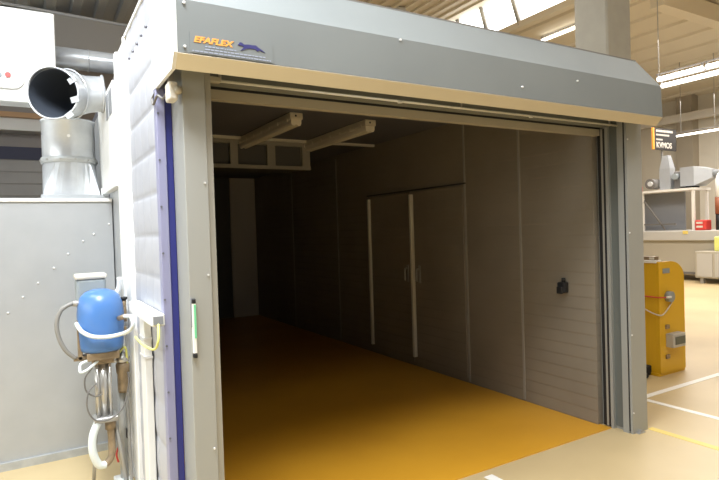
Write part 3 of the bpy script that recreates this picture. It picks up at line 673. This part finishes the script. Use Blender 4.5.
zr0, zr1 = 1.33, 2.40
for y in (8.02, 9.42, 10.4):
    for x in (15.0, 15.66): obj('upright', box(BM(), x, x + 0.06, y - 0.033, y + 0.033, zr0, zr1), M['wall_white'], t)
obj('shelf', box(BM(), 14.97, 15.80, 7.97, 10.46, zr1, zr1 + 0.06), M['wall_white'], t)
obj('back_panel', box(BM(), 15.6, 15.64, 8.55, 10.4, zr0 + 0.01, zr1), M['slate'], t, 'slate grey panel')
obj('cross_bar', box(BM(), 15.02, 15.06, 8.5, 9.4, zr0 + 0.16, zr0 + 0.20), M['wire'], t)
obj('diagonal_brace', tube(BM(), [(15.05, 9.40, zr1 - 0.2), (15.05, 8.80, zr0 + 0.03)], 0.025, 8), M['wire'], t)
ZS = zr1 + 0.06
t = thing('blower', (15.3, 8.85, ZS), 'silver duct tower with round motor on the steel rack under the sign', 'blower')
obj('duct_box', box(BM(), 15.2, 15.45, 8.72, 9.02, ZS, 3.05), M['galv_bright'], t)
b = BM(); v0 = [b.verts.new(q) for q in ((15.2, 8.72, 3.05), (15.45, 8.72, 3.05), (15.45, 9.02, 3.05), (15.2, 9.02, 3.05))]
v1 = [b.verts.new(q) for q in ((15.25, 8.80, 3.42), (15.40, 8.80, 3.42), (15.40, 8.94, 3.42), (15.25, 8.94, 3.42))]
for k in range(4): b.faces.new((v0[k], v0[(k + 1) % 4], v1[(k + 1) % 4], v1[k]))
b.faces.new(v0[::-1]); b.faces.new(v1); obj('cone', b, M['galv_bright'], t)
mo = obj('motor', cyl(BM(), (15.0, 9.18, ZS + 0.19), (15.35, 9.18, ZS + 0.19), 0.145, 18), M['wire'], t)
obj('motor_cap', cyl(BM(), (14.96, 9.16, ZS + 0.19), (15.0, 9.16, ZS + 0.19), 0.07, 14), M['bolt'], mo)
obj('fan_case', box(BM(), 15.25, 15.7, 8.45, 8.66, ZS, 2.95, 0.03), M['wire'], t)
obj('outlet', cyl(BM(), (15.1, 8.55, 2.80), (15.26, 8.55, 2.80), 0.08, 14), M['greybox'], t)
t = thing('hood_duct', (15.4, 8.2, ZS), 'silver funnel shaped extraction hood right of the duct tower', 'extraction hood')
obj('hood_box', box(BM(), 15.15, 15.75, 8.06, 8.42, ZS + 0.06, 3.03), M['galv_bright'], t)
b = BM(); v0 = [b.verts.new(q) for q in ((15.15, 8.06, ZS + 0.06), (15.75, 8.06, ZS + 0.06), (15.75, 8.06, 3.03), (15.15, 8.06, 3.03))]
v1 = [b.verts.new(q) for q in ((15.35, 7.70, 2.70), (15.55, 7.70, 2.70), (15.55, 7.70, 2.92), (15.35, 7.70, 2.92))]
for k in range(4): b.faces.new((v0[k], v0[(k + 1) % 4], v1[(k + 1) % 4], v1[k]))
b.faces.new(v0[::-1]); b.faces.new(v1); obj('funnel', b, M['galv_bright'], t)
obj('outlet_pipe', tube(BM(), [(15.45, 7.71, 2.81), (15.45, 6.3, 2.83)], 0.095, 16), M['galv_bright'], t)
obj('hood_foot', box(BM(), 15.3, 15.6, 8.15, 8.36, ZS, ZS + 0.065), M['black'], t)
t = thing('drop_pipe', (15.2, 7.45, 1.33), 'white pipe with red brown sleeve and black end right of the rack', 'pipe')
obj('pipe', tube(BM(), [(15.20, 7.45, 2.16), (15.20, 7.45, 2.60), (15.30, 7.45, 2.74)], 0.10, 14), M['white'], t)
obj('sleeve', cyl(BM(), (15.20, 7.45, 1.74), (15.20, 7.45, 2.17), 0.11, 14), M['brown'], t, 'red brown sleeve')
obj('end_piece', cyl(BM(), (15.20, 7.45, 1.33), (15.20, 7.45, 1.75), 0.10, 14), M['black'], t, 'black end')
t = thing('red_machine_head', (14.95, 7.8, 1.33), 'small red box with pale labels on the long machine beside the rack', 'box')
obj('body', box(BM(), 14.92, 15.2, 7.66, 7.94, 1.33, 1.60, 0.02), M['red'], t)
for z in (1.40, 1.50): obj('label_patch', box(BM(), 14.912, 14.922, 7.74, 7.90, z, z + 0.05), M['sensor'], t)
tag(obj('red_crate', box(BM(), 15.3, 15.4, 7.2, 7.62, 1.33, 1.62, 0.01), M['red']), 'red crate behind the black pipe end on the long machine', 'crate')
tag(obj('notice', box(BM(), 14.885, 14.90, (14.900, 8.105, 1.318)[1], (14.900, 8.235, 1.320)[1], 1.24, 1.325), M['yellow_line']), 'small yellow notice on the front edge of the long machine', 'notice')
tag(obj('green_container', box(BM(), 14.6, 14.85, 7.0, 7.32, c0[2], c0[2] + 0.36, 0.02), M['yellowgreen']), 'yellow green container on top of the low cabinet', 'container')
tag(obj('warning_light', cyl(BM(), (14.95, 9.42, ZS), (14.95, 9.42, ZS + 0.13), 0.045, 12), M['red']), 'small red signal lamp at the left corner of the rack shelf', 'signal lamp')
# sign
t = thing('sign', (15.3, 9.1, 2.47), 'black sign with orange left edge and pale lettering above the duct tower', 'sign')
S0 = (14.995, 9.050, 4.201); S1 = (16.130, 9.050, 3.643); S2 = (15.019, 9.050, 3.577); S3 = (16.128, 9.050, 4.234)
sx0, sx1, sz0, sz1 = S0[0], S1[0], (S1[2] + S2[2]) / 2, (S0[2] + S3[2]) / 2
W_ = sx1 - sx0; H_ = sz1 - sz0
obj('board', box(BM(), sx0, sx1, 9.05, 9.09, sz0, sz1), M['sign'], t)
obj('edge', box(BM(), sx0 - 0.01, sx0 + 0.045 * W_, 9.042, 9.092, sz0, sz1), M['orange_mark'], t, 'orange left edge')
obj('lettering', text(BM(), 'KVMOS', 0.36 * H_, (sx0 + 0.12 * W_, 9.047, sz0 + 0.10 * H_), (1, 0, 0), (0, 0, 1), 0.003, 0, 1.05, 0.006), M['signtext'], t)
random.seed(5)
for zf, ln, hf in ((0.82, 0.72, 0.10), (0.65, 0.55, 0.08), (0.44, 0.25, 0.07)):
    x = sx0 + 0.12 * W_; xe = x + ln * W_; b = BM()
    while x < xe:
        wl = random.uniform(0.03, 0.06) * W_; box(b, x, x + wl, 9.043, 9.052, sz0 + zf * H_, sz0 + (zf + hf) * H_); x += wl + 0.015 * W_
    obj('small_print', b, M['signtext'], t)
obj('sign_post', box(BM(), 15.52, 15.56, 9.11, 9.15, ZS, sz0 + 0.3), M['steel'], t); obj('sign_arm', box(BM(), 15.05, 15.56, 9.09, 9.11, sz0 + 0.1, sz0 + 0.2), M['steel'], t)

# hall lights on the right
def tube_light(name, x, y0, y1, z, ztop, label, n=2, rods=(), tr=0.042):
    t = thing(name, (x, (y0 + y1) / 2, z), label, 'tube light', 'tube lights of the hall')
    obj('rail', box(BM(), x - 0.012, x + 0.012, y0, y1, z + 0.085, z + 0.105), M['wire'], t)
    L = (y1 - y0) / n
    for k in range(n):
        obj('tube', tube(BM(), [(x, y0 + L * k + 0.03, z), (x, y0 + L * (k + 1) - 0.03, z)], tr, 10), M['tube'], t)
        for yy in (y0 + L * k + 0.035, y0 + L * (k + 1) - 0.035): obj('socket', box(BM(), x - 0.012, x + 0.012, yy - 0.012, yy + 0.012, z, z + 0.09), M['wire'], t)
    for yy in rods: obj('rod', cyl(BM(), (x, yy, z + 0.085), (x, yy, ztop), 0.009, 8), M['steel'], t)
    return t
tube_light('tube_light', 10.0, 3.4, 5.95, 4.2, 7.80, 'upper left of two parallel lit tube lights under the cream roof', 3, (5.9,))
tube_light('tube_light', 10.55, 3.4, 6.20, 4.2, 7.92, 'lower right of two parallel lit tube lights under the cream roof', 2, (3.6,))
tube_light('tube_light', 17.0, 6.0, 9.75, 4.17, 6.38, 'far lit tube light hanging on two rods near the sign', 2, (9.39, 8.43), 0.03)
tube_light('tube_light', 12.9, 9.6, (12.900, 11.068, 6.928)[1], (12.900, 11.068, 6.928)[2], 7.1, 'lit tube light below the roof window left of the concrete column', 1, (9.9,), 0.045)
